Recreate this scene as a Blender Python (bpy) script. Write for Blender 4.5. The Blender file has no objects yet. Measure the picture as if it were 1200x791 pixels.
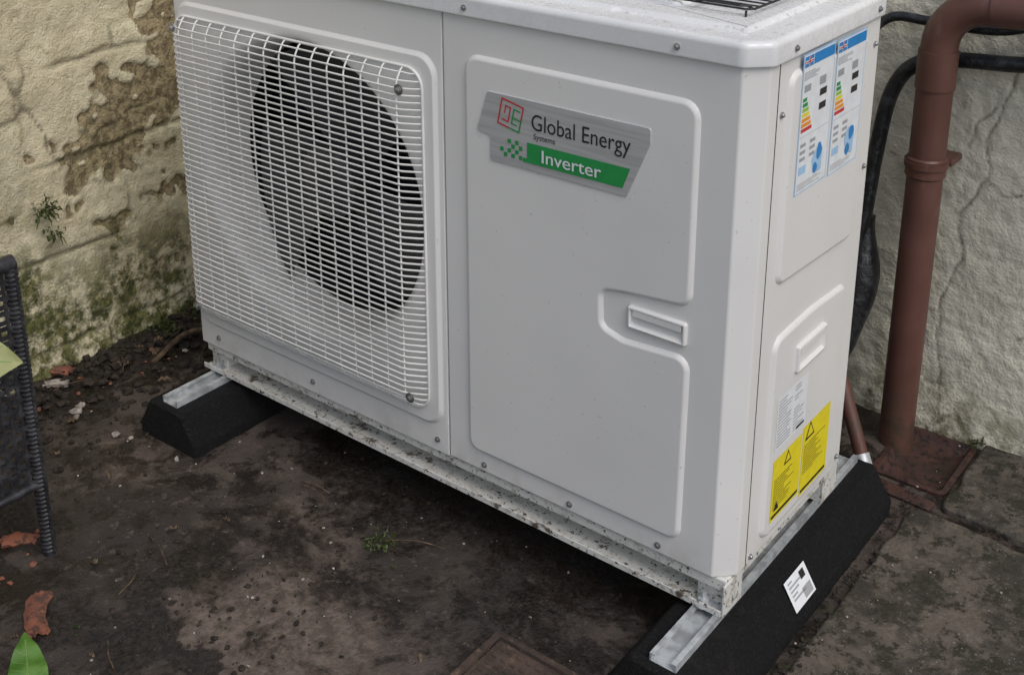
import bpy, bmesh, math, random
from mathutils import Vector, noise, Matrix
random.seed(7)
sc=bpy.context.scene
W,H,D,CH,S=1.1,.72,.37,.025,.609
GZ=-.14
# ---------------- materials ----------------
class NT:
    def __init__(s,name):
        s.m=bpy.data.materials.new(name); s.m.use_nodes=True
        s.t=s.m.node_tree; s.n=s.t.nodes; s.b=s.n['Principled BSDF']
        s.tc=s.n.new('ShaderNodeTexCoord').outputs['Object']
    def link(s,a,b): s.t.links.new(a,b)
    def nz(s,scale,detail=3,rough=.6,dist=0,vec=None,sc3=None):
        detail=min(detail,4.5)
        v=vec or s.tc
        if sc3:
            mp=s.n.new('ShaderNodeMapping'); s.link(v,mp.inputs[0]); mp.inputs['Scale'].default_value=sc3; v=mp.outputs[0]
        x=s.n.new('ShaderNodeTexNoise'); s.link(v,x.inputs['Vector'])
        x.inputs['Scale'].default_value=scale;x.inputs['Detail'].default_value=detail;x.inputs['Roughness'].default_value=rough;x.inputs['Distortion'].default_value=dist
        return x.outputs['Fac']
    def mr(s,f,lo,hi,a=0,b=1):
        x=s.n.new('ShaderNodeMapRange'); s.link(f,x.inputs[0]); x.interpolation_type='SMOOTHSTEP'
        for i,v in enumerate((lo,hi,a,b)): x.inputs[i+1].default_value=v
        return x.outputs[0]
    def mix(s,f,a,b,mode='MIX'):
        x=s.n.new('ShaderNodeMix'); x.data_type='RGBA'; x.blend_type=mode
        for i,v in ((0,f),(6,a),(7,b)):
            if isinstance(v,(int,float)): x.inputs[i].default_value=v
            elif isinstance(v,tuple): x.inputs[i].default_value=(*v,1)
            else: s.link(v,x.inputs[i])
        return x.outputs[2]
    def math(s,op,a,b):
        x=s.n.new('ShaderNodeMath'); x.operation=op
        for i,v in enumerate((a,b)):
            if isinstance(v,(int,float)): x.inputs[i].default_value=v
            else: s.link(v,x.inputs[i])
        return x.outputs[0]
    def attr(s,name):
        x=s.n.new('ShaderNodeAttribute'); x.attribute_name=name; return x.outputs['Fac']
    def sep(s,i):
        x=s.n.new('ShaderNodeSeparateXYZ'); s.link(s.tc,x.inputs[0]); return x.outputs[i]
    def bump(s,h,st,dist=.002,prev=None):
        x=s.n.new('ShaderNodeBump'); s.link(h,x.inputs['Height']); x.inputs['Strength'].default_value=st; x.inputs['Distance'].default_value=dist
        if prev: s.link(prev,x.inputs['Normal'])
        s.link(x.outputs[0],s.b.inputs['Normal']); return x.outputs[0]
    def col(s,c):
        if isinstance(c,tuple): s.b.inputs['Base Color'].default_value=(*c,1)
        else: s.link(c,s.b.inputs['Base Color'])
    def rough(s,v):
        if isinstance(v,(int,float)): s.b.inputs['Roughness'].default_value=v
        else: s.link(v,s.b.inputs['Roughness'])
def simple(name,c,rough=.5,metal=0,var=.15,scale=30,bump=0,bs=80):
    k=NT(name); f=k.nz(scale,2)
    k.col(k.mix(k.mr(f,.35,.65),tuple(x*(1-var) for x in c),tuple(min(1,x*(1+var)) for x in c)))
    k.rough(rough); k.b.inputs['Metallic'].default_value=metal
    if bump: k.bump(k.nz(bs),bump)
    return k.m
def paint(name,c,dirt=.3):
    k=NT(name)
    big=k.nz(3.5,2); col=k.mix(k.mr(big,.3,.75),c,tuple(x*.95 for x in c))
    med=k.nz(18,4.5,.7)
    z=k.mr(k.sep(2),.06,-.01); g=k.math('MULTIPLY',z,k.mr(med,.4,.7)); g=k.math('MULTIPLY',g,dirt)
    col=k.mix(g,col,(.28,.25,.2))
    col=k.mix(k.math('MULTIPLY',k.mr(k.nz(150,1,.5),.74,.79),.35),col,(.30,.27,.22))
    k.col(col); k.rough(k.mr(med,.3,.7,.34,.5)); k.bump(big,.35,.006)
    return k.m
m_body=paint('cream_painted_steel',(.72,.72,.705))
k=NT('lid_painted_steel')
c=k.mix(k.mr(k.nz(5,3),.35,.7),(.76,.77,.78),(.68,.69,.70))
up=k.mr(k.sep(2),H+.0285,H+.0305); md=k.nz(90,3,.6)
c=k.mix(k.math('MULTIPLY',k.math('MULTIPLY',k.mr(md,.60,.68),.5),up),c,(.36,.34,.31)); c=k.mix(k.math('MULTIPLY',k.math('MULTIPLY',k.mr(md,.42,.36),.7),up),c,(.90,.90,.90))
k.col(c); k.rough(k.mr(md,.4,.6,.2,.5)); m_lid=k.m
m_grille=simple('grille_coated_wire',(.72,.72,.70),.4,0,.06,20)
k=NT('dirty_painted_rail')
md=k.nz(60,4.5,.75)
c=k.mix(k.mr(md,.5,.64),(.64,.64,.61),(.42,.40,.35)); c=k.mix(k.mr(k.nz(130,3,.6),.60,.65),c,(.05,.04,.03)); c=k.mix(k.mr(k.nz(14,4.5,.75),.59,.67),c,(.10,.08,.06))
k.col(c);k.rough(.55); m_rail=k.m
m_black=simple('dark_interior',(.010,.010,.011),.7)
k=NT('condenser_fins'); w=k.n.new('ShaderNodeTexWave'); k.link(k.tc,w.inputs[0]); w.bands_direction='X'; w.inputs['Scale'].default_value=110
k.col(k.mix(w.outputs['Fac'],(.008,.008,.009),(.040,.040,.043))); k.rough(.6); m_fin=k.m
m_fan=simple('fan_plastic',(.045,.045,.048),.4)
m_seam=simple('seam_shadow_gasket',(.03,.03,.03),.8)
m_screw=simple('screw_steel',(.35,.35,.35),.35,.8)
m_galv=simple('galvanised_channel',(.48,.51,.53),.42,.35,.25,40,.1)
k=NT('crumb_rubber')
n=k.nz(230,3,.8); c=k.mix(k.mr(n,.52,.68),(.005,.005,.006),(.022,.022,.024)); c=k.mix(k.math('MULTIPLY',k.mr(k.nz(9,4,.7),.58,.72),.6),c,(.030,.025,.020))
k.col(c); k.rough(.85); k.b.inputs['Specular IOR Level'].default_value=.3; k.bump(n,1,.007); m_rub=k.m
k=NT('brown_downpipe_plastic')
md=k.nz(25,4,.7)
c=k.mix(k.mr(k.nz(7,3),.3,.7),(.100,.042,.031),(.140,.064,.050)); c=k.mix(k.math('MULTIPLY',k.mr(k.nz(30,4.5,.7,sc3=(1,1,.25)),.6,.72),.4),c,(.22,.14,.12)); c=k.mix(k.math('MULTIPLY',k.mr(k.sep(2),.05,-.14),k.mr(md,.4,.6)),c,(.06,.045,.03))
k.col(c);k.rough(.42); m_pipe=k.m
k=NT('black_pipe_lagging'); md=k.nz(40,4); k.col(k.mix(k.mr(md,.5,.75),(.012,.013,.015),(.05,.055,.06))); k.rough(.35); k.bump(md,.6,.008); m_hose=k.m
k=NT('wicker_plastic'); k.col(k.mix(k.mr(k.nz(40,3),.4,.7),(.018,.018,.021),(.05,.05,.055))); k.rough(.35); m_wick=k.m
m_wire=simple('black_wire',(.02,.02,.02),.5)
def flat(name,c,r=.45): return simple(name,c,r,0,.04,60)
m_white=flat('label_white',(.74,.77,.80)); m_blue=flat('label_blue',(.02,.22,.55)); m_lblue=flat('label_pale_blue',(.35,.55,.78))
m_yel=flat('label_yellow',(.78,.66,.02)); m_red=flat('print_red',(.55,.03,.03)); m_grn=flat('print_green',(.02,.28,.07)); m_org=flat('print_orange',(.8,.3,.02)); m_lg=flat('print_light_green',(.3,.55,.05))
m_ink=flat('print_black',(.02,.02,.02)); m_gry=flat('print_grey',(.33,.34,.36))
k=NT('brushed_badge'); c=k.mix(k.mr(k.nz(120,3,.6,sc3=(.05,1,1)),.35,.65),(.46,.47,.48),(.56,.57,.58)); k.col(c); k.rough(.38); k.b.inputs['Metallic'].default_value=.3; m_badge=k.m
# ---------------- mesh helpers ----------------
def link(o,parent=None):
    sc.collection.objects.link(o)
    if parent: o.parent=parent
    return o
def mk(name,v,f,mat,parent=None,smooth=None,wn=False):
    me=bpy.data.meshes.new(name); me.from_pydata([tuple(a) for a in v],[],f)
    bm=bmesh.new(); bm.from_mesh(me); bmesh.ops.recalc_face_normals(bm,faces=bm.faces); bm.to_mesh(me); bm.free()
    if mat: me.materials.append(mat)
    if smooth is not None:
        me.shade_smooth(); me.set_sharp_from_angle(angle=math.radians(smooth))
    o=bpy.data.objects.new(name,me); link(o,parent)
    if wn:
        w=o.modifiers.new('wn','WEIGHTED_NORMAL'); w.keep_sharp=True; w.weight=100
    return o
def empty(name):
    o=bpy.data.objects.new(name,None); o.empty_display_size=.1; return link(o)
def box(name,x0,x1,y0,y1,z0,z1,mat,parent=None,bev=.001):
    v=[(x,y,z) for x in (x0,x1) for y in (y0,y1) for z in (z0,z1)]
    f=[(0,1,3,2),(4,6,7,5),(0,4,5,1),(2,3,7,6),(0,2,6,4),(1,5,7,3)]
    o=mk(name,v,f,mat,parent)
    if bev:
        b=o.modifiers.new('b','BEVEL'); b.width=bev; b.segments=2
    return o
def tubeg(pts,r,n=6,cap=True,V=None,F=None):
    V=[] if V is None else V; F=[] if F is None else F
    pts=[Vector(p) for p in pts]; b=len(V); up=None
    for i,p in enumerate(pts):
        t=(pts[min(i+1,len(pts)-1)]-pts[max(i-1,0)]).normalized()
        if up is None: up=t.orthogonal().normalized()
        up=(up-t*up.dot(t)).normalized(); s=t.cross(up)
        rr=r(i/(len(pts)-1)) if callable(r) else r
        for j in range(n):
            a=2*math.pi*j/n; V.append(p+rr*(math.cos(a)*up+math.sin(a)*s))
    for i in range(len(pts)-1):
        for j in range(n):
            a=b+i*n+j; c=b+i*n+(j+1)%n; F.append((a,c,c+n,a+n))
    if cap:
        F.append(tuple(b+j for j in range(n))[::-1]); e=b+(len(pts)-1)*n; F.append(tuple(e+j for j in range(n)))
    return V,F
def spline(pts,n=8):
    P=[Vector(p) for p in pts]; P=[2*P[0]-P[1]]+P+[2*P[-1]-P[-2]]; out=[]
    for i in range(1,len(P)-2):
        for j in range(n):
            t=j/n; a,b,c,d=P[i-1:i+3]
            out.append(.5*((2*b)+(c-a)*t+(2*a-5*b+4*c-d)*t*t+(3*b-a-3*c+d)*t**3))
    out.append(P[-2]); return out
def rpoly(pts,r,n=5,closed=True):
    out=[]; N=len(pts)
    for i,p in enumerate(pts):
        if not closed and i in (0,N-1): out.append(Vector(p)); continue
        p=Vector(p); a=Vector(pts[i-1]); b=Vector(pts[(i+1)%N]); rr=r[i] if isinstance(r,(list,tuple)) else r
        da=(a-p).normalized(); db=(b-p).normalized(); ang=da.angle(db)
        t=min(rr/math.tan(ang/2),(a-p).length*.48,(b-p).length*.48)
        p0=p+da*t;p1=p+db*t; rad=t*math.tan(ang/2); cen=p+(da+db).normalized()*(rad/math.sin(ang/2))
        v0=p0-cen;v1=p1-cen; th=v0.angle_signed(v1)
        for j in range(n+1):
            a_=-th*j/n; out.append(cen+Vector((v0.x*math.cos(a_)-v0.y*math.sin(a_),v0.x*math.sin(a_)+v0.y*math.cos(a_))))
    return out
def offs(L,d,closed=True):
    N=len(L); out=[]
    for i in range(N):
        a=L[i-1] if (closed or i>0) else L[i]; b=L[(i+1)%N] if (closed or i<N-1) else L[i]
        t=(b-a).normalized(); out.append(L[i]+Vector((-t.y,t.x))*d)
    return out
def rloop(pts,r,o,n=5):
    P=[Vector(p) for p in pts]; N=len(P); R=list(r) if isinstance(r,(list,tuple)) else [r]*N
    area=sum(P[i-1].x*P[i].y-P[i].x*P[i-1].y for i in range(N))
    if area<0: P=P[::-1]; R=R[::-1]
    Q=[];RR=[]
    for i in range(N):
        d0=(P[i]-P[i-1]).normalized(); d1=(P[(i+1)%N]-P[i]).normalized()
        n0=Vector((-d0.y,d0.x)); n1=Vector((-d1.y,d1.x)); m=(n0+n1); m=m/(m.length_squared/2)
        Q.append(P[i]+m*o); cr=d0.x*d1.y-d0.y*d1.x
        RR.append(max(.0006,R[i]-o if cr>0 else R[i]+o))
    return rpoly(Q,RR,n)
def loft(loops,closed=True,capend=True,capstart=False):
    V=[];F=[];n=len(loops[0])
    for l in loops: V+=l
    for i in range(len(loops)-1):
        for j in range(n if closed else n-1):
            a=i*n+j;b=i*n+(j+1)%n; F.append((a,b,b+n,a+n))
    if capend: F.append(tuple(range((len(loops)-1)*n,len(loops)*n)))
    if capstart: F.append(tuple(range(n))[::-1])
    return V,F
FR=lambda u,v,d:(u,-d,v)
SD=lambda u,v,d:(W+d,u,v)
UP=lambda u,v,d:(u,v,d)
def emboss(name,pts,r,prof,mp,mat,parent,n=5):
    loops=[[mp(p.x,p.y,d) for p in rloop(pts,r,o,n)] for o,d in prof]
    V,F=loft(loops); return mk(name,V,F,mat,parent,50,True)
# ================= HEAT PUMP =================
hp=empty('heat_pump_unit')
cx,cz,R0=.313,.378,.262
def ray_rr(a,x0,x1,z0,z1,r):
    dx,dz=math.cos(a),math.sin(a); lo,hi=0,2
    for _ in range(40):
        t=(lo+hi)/2; x=cx+dx*t; z=cz+dz*t
        qx=abs(x-(x0+x1)/2)-((x1-x0)/2-r); qz=abs(z-(z0+z1)/2)-((z1-z0)/2-r)
        d=math.hypot(max(qx,0),max(qz,0))+min(max(qx,qz),0)-r
        if d<0: lo=t
        else: hi=t
    return (cx+dx*lo,cz+dz*lo)
angs=[2*math.pi*i/144 for i in range(144)]
for (x,z) in ((.0,0),(S-.001,0),(S-.001,H),(0,H)): angs.append(math.atan2(z-cz,x-cx)%(2*math.pi))
for (x,z) in ((.04,.08),(.567,.08),(.567,.62),(.04,.62)):
    a0=math.atan2(z-cz,x-cx)
    for i in range(-6,7): angs.append((a0+i*.0093)%(2*math.pi))
angs=sorted(angs)
def rr(x0,x1,z0,z1,r,y): return [(p[0],y,p[1]) for p in (ray_rr(a,x0,x1,z0,z1,r) for a in angs)]
def ci(r,y): return [(cx+r*math.cos(a),y,cz+r*math.sin(a)) for a in angs]
s1=S-.0015
loops=[rr(0,s1,0,H+.004,.0001,.02),rr(0,s1,0,H+.004,.0001,.0015),rr(.0015,s1-.0015,.0015,H+.004,.0001,0),
 rr(.006,.600,.045,.655,.035,0),rr(.008,.598,.047,.653,.034,-.001),rr(.012,.594,.051,.649,.031,-.005),rr(.014,.592,.053,.647,.03,-.006),
 ci(R0,-.006),ci(R0-.006,-.004),ci(R0-.012,.003),ci(R0-.018,.016),ci(R0-.021,.035),ci(R0-.022,.085)]
V,F=loft(loops,True,False); mk('fan_panel',V,F,m_body,hp,50,True)
V,F=loft([ci(R0-.022,.0852),ci(R0-.020,.13)],True,False); mk('shroud_rear',V,F,m_black,hp,50)
plan=[(S+.0015,.012),(S+.0015,0),(W-CH,0),(W,CH),(W,D),(0,D),(0,.021)]
L=rpoly(plan,[0,.0015,.006,.006,.012,.012,0],4,closed=False)
loops=[]
for o,z in ((0,H+.004),(0,.005),(.0015,.0015),(.004,0)):
    loops.append([(p.x,p.y,z) for p in offs(L,o,False)])
V,F=loft(loops,False,False); mk('cabinet_shell',V,F,m_body,hp,50,True)
box('seam_backing',S-.006,S+.006,.008,.02,.002,H,m_seam,hp,0)
box('condenser_core',.012,S-.01,.16,.30,.015,H-.01,m_fin,hp,0)
box('partition',S-.008,S+.002,.021,D-.01,.01,H,m_black,hp,0)
box('base_pan',.006,W-.006,.006,D-.012,-.018,.0012,m_rail,hp,.002)
planL=[(0,0),(W-CH,0),(W,CH),(W,D),(0,D)]
loops=[[(p.x,p.y,z) for p in rloop(planL,[.012,.012,.012,.015,.015],o)] for o,z in ((.02,H+.002),(-.002,H+.0015),(-.006,H+.0005),(-.0065,H+.003),(-.0065,H+.022),(-.005,H+.027),(-.001,H+.030),(.004,H+.0305),(.035,H+.0305),(.038,H+.0315),(.043,H+.0352),(.047,H+.036))]
V,F=loft(loops); mk('lid',V,F,m_lid,hp,50,True)
for i in range(3):
    x0=.12+i*.30
    emboss('lid_rib',[(x0,.085),(x0+.22,.085),(x0+.22,.285),(x0,.285)],.02,[(0,-.001),(.003,.001),(.006,.004),(.008,.0045)],lambda u,v,d:(u,v,H+.036+d),m_lid,hp)
rp=[(.650,.035),(1.025,.035),(1.027,.322),(.925,.316),(.892,.325),(.890,.375),(.93,.381),(1.026,.390),(1.025,.668),(.650,.668)]
PR=[(0,-.001),(.0012,.0008),(.0045,.0042),(.0068,.005),(.0085,.0052)]
emboss('access_panel_pressing',rp,[.022,.022,.022,.03,.012,.012,.03,.022,.025,.025],PR,FR,m_body,hp)
POCK=[(0,-.001),(.0006,.004),(.002,.0055),(.004,.0055),(.0048,.004),(.007,.0008),(.0085,.0004)]
def handle(mp,u0,u1,v0,v1,par,d0=0):
    pf=[(o,d+d0) for o,d in POCK]
    emboss('grip_frame',[(u0,v0),(u1,v0),(u1,v1),(u0,v1)],.004,pf,mp,m_body,par,3)
    x=(u0+.008,u1-.008)
    emboss('grip_lip',[(x[0],v1-.015),(x[1],v1-.015),(x[1],v1-.005),(x[0],v1-.005)],.001,[(0,d0-.001),(.0003,d0+.0042),(.0008,d0+.0047)],mp,m_body,par,2)
handle(FR,.930,1.020,.334,.368,hp)
emboss('side_pressing_upper',[(.075,.412),(.318,.400),(.322,.700),(.075,.700)],.02,PR,SD,m_body,hp)
emboss('side_pressing_lower',[(.083,.018),(.318,.018),(.318,.330),(.20,.338),(.083,.334)],[.022,.022,.022,.3,.022],PR,SD,m_body,hp)
handle(SD,.150,.242,.256,.298,hp,.0052)
box('side_seam',W-.002,W+.0006,.0475,.0488,.004,H,m_seam,hp,0)
def screw(pos,axis,parent,r=.0045):
    p=Vector(pos)
    n=Vector((0,-1,0)) if axis=='f' else Vector((1,0,0)) if axis=='s' else Vector((0,0,1))
    V,F=tubeg([p-n*.001,p+n*.0015],r*1.35,14); tubeg([p+n*.0015,p+n*.0035,p+n*.0042],lambda t:r*(1-.35*t*t),8,True,V,F)
    mk('screw',V,F,m_screw,parent,40)
for x,z in ((.05,.022),(.30,.022),(.585,.022),(.68,.015),(.84,.015),(.99,.015)): screw((x,-.0005,z),'f',hp,.0035)
for x in (.10,.42,.655,.99): screw((x,-.0065,H+.012),'f',hp,.0032)
for y in (.075,.335): screw((W+.0065,y,H+.012),'s',hp,.0032)
for y,z in ((.06,.012),(.345,.02),(.345,.5),(.06,.65),(.345,.68)): screw((W+.0005,y,z),'s',hp,.003)
V=[];F=[]
for b in range(3):
    a0=b*2*math.pi/3+.5
    base=len(V); na,nr=12,8
    for i in range(na+1):
        for j in range(nr+1):
            rad=.05+.178*j/nr; a=a0+(i/na)*(1.55-.25*j/nr)+.35*(j/nr)
            V.append((cx+rad*math.cos(a),.105-.065*(i/na)*(.4+.6*j/nr)+.01*math.sin(i/na*3),cz+rad*math.sin(a)))
    for i in range(na):
        for j in range(nr):
            q=base+i*(nr+1)+j; F.append((q,q+1,q+nr+2,q+nr+1))
mk('fan_blades',V,F,m_fan,hp,60)
V,F=tubeg([(cx,.13,cz),(cx,.045,cz),(cx,.035,cz)],lambda t:.062 if t<.9 else .05,32); mk('fan_hub',V,F,m_fan,hp,40)
# grille
V=[];F=[]
gx0,gx1,gz0,gz1=.010,.576,.073,.630
def corner_in(t,t0,t1,r):
    d=min(t-t0,t1-t)
    return 0 if d>=r else r-math.sqrt(max(0,r*r-(r-d)**2))
NW=52
for i in range(NW):
    z=gz0+.008+(gz1-gz0-.016)*i/(NW-1); e=corner_in(z,gz0,gz1,.03)
    x0=gx0+e;x1=gx1-e; yb=-.0075; yf=-.027
    if i in (0,NW-1): yf=-.016
    elif i in (1,NW-2): yf=-.023
    wz=lambda x:z+.0009*noise.noise(Vector((x*9,i*1.7,0)))
    p=[(x0,yb,z),(x0+.004,yb-.007,z),(x0+.014,yf+.004,z),(x0+.024,yf,z)]+[(x0+.024+(x1-x0-.062)*j/8,yf-.0006,wz(j)) for j in range(1,8)]+[(x1-.038,yf,z),(x1-.028,yf+.003,z),(x1-.008,yb-.006,z),(x1,yb,z)]
    tubeg(p,.00150,5,True,V,F)
NVt=15
for i in range(NVt):
    x=gx0+.030+(gx1-gx0-.066)*i/(NVt-1); 
    z0,z1=gz0,gz1; yf=-.0246
    p=[(x,-.0075,z0),(x,-.014,z0+.004),(x,yf+.003,z0+.016),(x,yf,z0+.026),(x,yf,z1-.026),(x,yf+.003,z1-.016),(x,-.014,z1-.004),(x,-.0075,z1)]
    tubeg(p,.0015,5,True,V,F)
L=rpoly([(gx0,gz0),(gx1,gz0),(gx1,gz1),(gx0,gz1)],.03,8)
tubeg([(p.x,-.0085,p.y) for p in L]+[(L[0].x,-.0085,L[0].y)],.0024,8,False,V,F)
mk('fan_guard_grille',V,F,m_grille,hp,60)
for x,z in ((.028,.612),(.548,.600),(.030,.093),(.553,.098)):
    V,F=tubeg([(x,-.0275,z),(x,-.0285,z)],.0085,16); mk('grille_washer',V,F,m_screw,hp,40); screw((x,-.0287,z),'f',hp,.0042)
# rails
for nm,y0,y1,yv in (('front_support_rail',.000,.052,.052),('rear_support_rail',.318,.368,.318)):
    box(nm,.002,1.092,y0,y1,-.0525,-.0495,m_rail,hp,.0006)
    box(nm+'_web',.002,1.092,yv-.003 if yv<.1 else yv,yv if yv<.1 else yv+.003,-.0493,-.0185,m_rail,hp,.0005)
    for x0 in (.004,1.046):
        box('foot_bracket',x0,x0+.044,y0+.016,y0+.044,-.0493,-.0183,m_rail,hp,.002)
    box('rail_end_plate',1.0925,1.0955,y0,y1,-.0525,-.004,m_rail,hp,.0006)
box('front_rail_lip',.002,1.092,-.0028,-.0004,-.0525,-.043,m_rail,hp,.0005)
for x,y in ((1.062,.0065),(.03,.0065)):
    V,F=tubeg([(x,y,-.0495),(x,y,-.0478)],.014,20); tubeg([(x,y,-.0478),(x,y,-.040)],.0085,6,True,V,F); tubeg([(x,y,-.040),(x,y,-.030)],.0038,8,True,V,F)
    mk('anchor_bolt',V,F,m_galv,hp,30)
# badge
bp=[(.676,.561),(.700,.557),(.700,.521),(.925,.521),(.958,.600),(.958,.621),(.695,.621)]
emboss('badge_plate',bp,.004,[(0,.0050),(0.0002,.0066),(.0008,.0072)],FR,m_badge,hp)
def poly(name,pts,mp,d,mat):
    V=[mp(u,v,d) for u,v in pts]; return mk(name,V,[tuple(range(len(pts)))],mat,hp)
DB=.0078
poly('badge_green_band',[(.765,.561),(.930,.561),(.919,.532),(.758,.532),(.758,.538),(.765,.538)],FR,DB,m_grn)
V=[];F=[]
def q(u0,u1,v0,v1,mp,d,V,F):
    b=len(V); V+= [mp(u0,v0,d),mp(u1,v0,d),mp(u1,v1,d),mp(u0,v1,d)]; F.append((b,b+1,b+2,b+3))
for i,(a,b) in enumerate(((0,0),(1,1),(0,2),(2,0),(2,2),(1,3),(3,1),(4,0),(5,1),(3,3))):
    u=.757-(a)*.0065; v=.533+b*.0068; q(u-.006,u,v,v+.0062,FR,DB,V,F)
mk('badge_pixel_squares',V,F,m_grn,hp)
def text(name,s,u,v,size,mp,d,mat,shear=0,off=0,sx=1):
    c=bpy.data.curves.new(name,'FONT'); c.body=s; c.size=size; c.shear=shear; c.offset=off; c.materials.append(mat)
    o=bpy.data.objects.new(name,c); link(o,hp); o.location=mp(u,v,d)
    o.rotation_euler=(math.pi/2,0,0) if mp is FR else (math.pi/2,0,math.pi/2); o.scale=(sx,1,1)
    return o
text('badge_name','Global Energy',.771,.581,.0325,FR,DB,m_ink,.0,0,.86)
text('badge_subname','Systems',.775,.568,.012,FR,DB,m_ink,.1,0,.95)
text('badge_type','Inverter',.788,.5375,.026,FR,DB+.0008,m_white,0,0,1.15)
text('badge_type_bold','Inverter',.7888,.5375,.026,FR,DB+.0011,m_white,0,0,1.15)
def frame_line(pts,w,mat,name):
    V=[];F=[]
    a=math.radians(-12)
    P=[(.7365+x*math.cos(a)-z*math.sin(a),.594+x*math.sin(a)+z*math.cos(a)) for x,z in pts]
    for (x0,z0),(x1,z1) in zip(P,P[1:]):
        t=Vector((x1-x0,z1-z0)).normalized(); n=Vector((-t.y,t.x))*w/2; e=t*w/2; b=len(V)
        for s,e2,(x,z) in ((1,-1,(x0,z0)),(-1,-1,(x0,z0)),(-1,1,(x1,z1)),(1,1,(x1,z1))): V.append(FR(x+n.x*s+e.x*e2,z+n.y*s+e.y*e2,DB+.0001*len(F)))
        F.append((b,b+1,b+2,b+3))
    mk(name,V,F,mat,hp)
g=.0185
frame_line([(g,0),(g,g),(-g,g),(-g,-g),(0,-g)],.0022,m_red,'badge_icon_red')
frame_line([(-.0105,.0),(-.0105,.0105),(-.002,.0105),(-.002,-.0105),(-.012,-.0105)],.002,m_red,'badge_icon_red_inner')
frame_line([(.0,-g),(g,-g),(g,-.002),(.006,-.002)],.0022,m_grn,'badge_icon_green')
frame_line([(.014,.0105),(.004,.0105),(.004,-.0105),(.0125,-.0105)],.002,m_grn,'badge_icon_green_inner')
# side labels
LD=.0056
acc={}
def r_(u0,u1,v0,v1,lvl,mat):
    V,F=acc.setdefault(mat.name,([],[],mat))[:2]; q(u0,u1,v0,v1,SD,LD+lvl*.00025,V,F)
def energy(u0,v0,u1,v1,seed):
    rnd=random.Random(seed); w=u1-u0;h=v1-v0
    X=lambda a:u0+w*a; Y=lambda b:v1-h*b
    r_(X(0),X(1),v0,v1,0,m_lblue); r_(X(.025),X(.975),Y(.99),Y(.012),1,m_white)
    r_(X(.32),X(.97),Y(.095),Y(.02),2,m_blue)
    r_(X(.04),X(.30),Y(.095),Y(.02),2,m_blue); r_(X(.04),X(.30),Y(.068),Y(.048),3,m_white); r_(X(.15),X(.19),Y(.095),Y(.02),3,m_white); r_(X(.04),X(.30),Y(.062),Y(.054),4,m_red);r_(X(.16),X(.18),Y(.095),Y(.02),4,m_red)
    for i in range(5): r_(X(.05),X(.05+rnd.uniform(.3,.5)),Y(.135+i*.012),Y(.129+i*.012),2,m_gry)
    r_(X(.08),X(.28),Y(.27),Y(.22),2,m_gry); r_(X(.55),X(.75),Y(.27),Y(.21),2,m_gry)
    cols=[m_grn,m_grn,m_lg,m_yel,m_org,m_org,m_red]
    for i,m in enumerate(cols): r_(X(.06),X(.18+i*.035),Y(.335+i*.036),Y(.308+i*.036),2,m)
    for i in range(2): r_(X(.58),X(.80),Y(.35+i*.10),Y(.30+i*.10),2,m_ink)
    r_(X(.05),X(.95),Y(.585),Y(.582),2,m_gry)
    for i in range(2):
        for j in range(3): r_(X(.08+i*.30),X(.25+i*.30),Y(.66+j*.05),Y(.635+j*.05),2,m_gry)
    r_(X(.08),X(.3),Y(.86),Y(.80),2,m_lblue)
    for (a,b,s,mm) in ((.66,.80,.17,m_lblue),(.70,.76,.10,m_blue),(.60,.87,.08,m_blue),(.74,.88,.07,m_lblue)):
        V,F=acc.setdefault(mm.name,([],[],mm))[:2]; bb=len(V)
        for i in range(10):
            t=i/10*2*math.pi; k_=s*w*(.75+.4*rnd.random()); V.append(SD(X(a)+k_*math.cos(t),Y(b)+k_*1.15*math.sin(t),LD+(.0007 if s>.15 else .0009)))
        F.append(tuple(range(bb,bb+10)))
    for i in range(4): r_(X(.06),X(.06+rnd.uniform(.3,.8)),Y(.93+i*.014),Y(.925+i*.014),2,m_gry)
energy(.102,.530,.197,.717,1); energy(.204,.527,.300,.714,2)
r_(.104,.200,.155,.238,0,m_white)
rnd=random.Random(4)
for i in range(15):
    v=.232-i*.005; r_(.108,.108+rnd.uniform(.02,.045),v-.0016,v,1,m_gry)
    if rnd.random()<.8: r_(.158,.158+rnd.uniform(.01,.036),v-.0016,v,1,m_gry)
r_(.17,.195,.159,.163,2,m_ink)
def yellow(u0,u1,v0,v1):
    r_(u0,u1,v0,v1,0,m_yel)
    for i in range(12):
        v=v1-.034-i*.0042
        if v<v0+.012: break
        r_(u0+.006,u0+.006+rnd.uniform(.4,.9)*(u1-u0-.012),v-.0012,v,1,m_ink)
    r_(u0+.004,u1-.004,v0+.004,v0+.009,1,m_ink)
yellow(.104,.196,.040,.140); yellow(.199,.292,.030,.146)
for (a,b,s,mm,l) in ((.222,.131,.016,m_ink,1),(.222,.1315,.011,m_yel,2),(.122,.060,.008,m_ink,2),(.150,.125,.012,m_ink,1),(.15,.1255,.008,m_yel,2)):
    V,F=acc.setdefault(mm.name,([],[],mm))[:2]; bb=len(V)
    V+= [SD(a-s,b-s*.7,LD+l*.0003),SD(a+s,b-s*.7,LD+l*.0003),SD(a,b+s,LD+l*.0003)]; F.append((bb,bb+1,bb+2))
for n_,(V,F,m_) in acc.items(): mk('label_'+n_,V,F,m_,hp)
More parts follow.
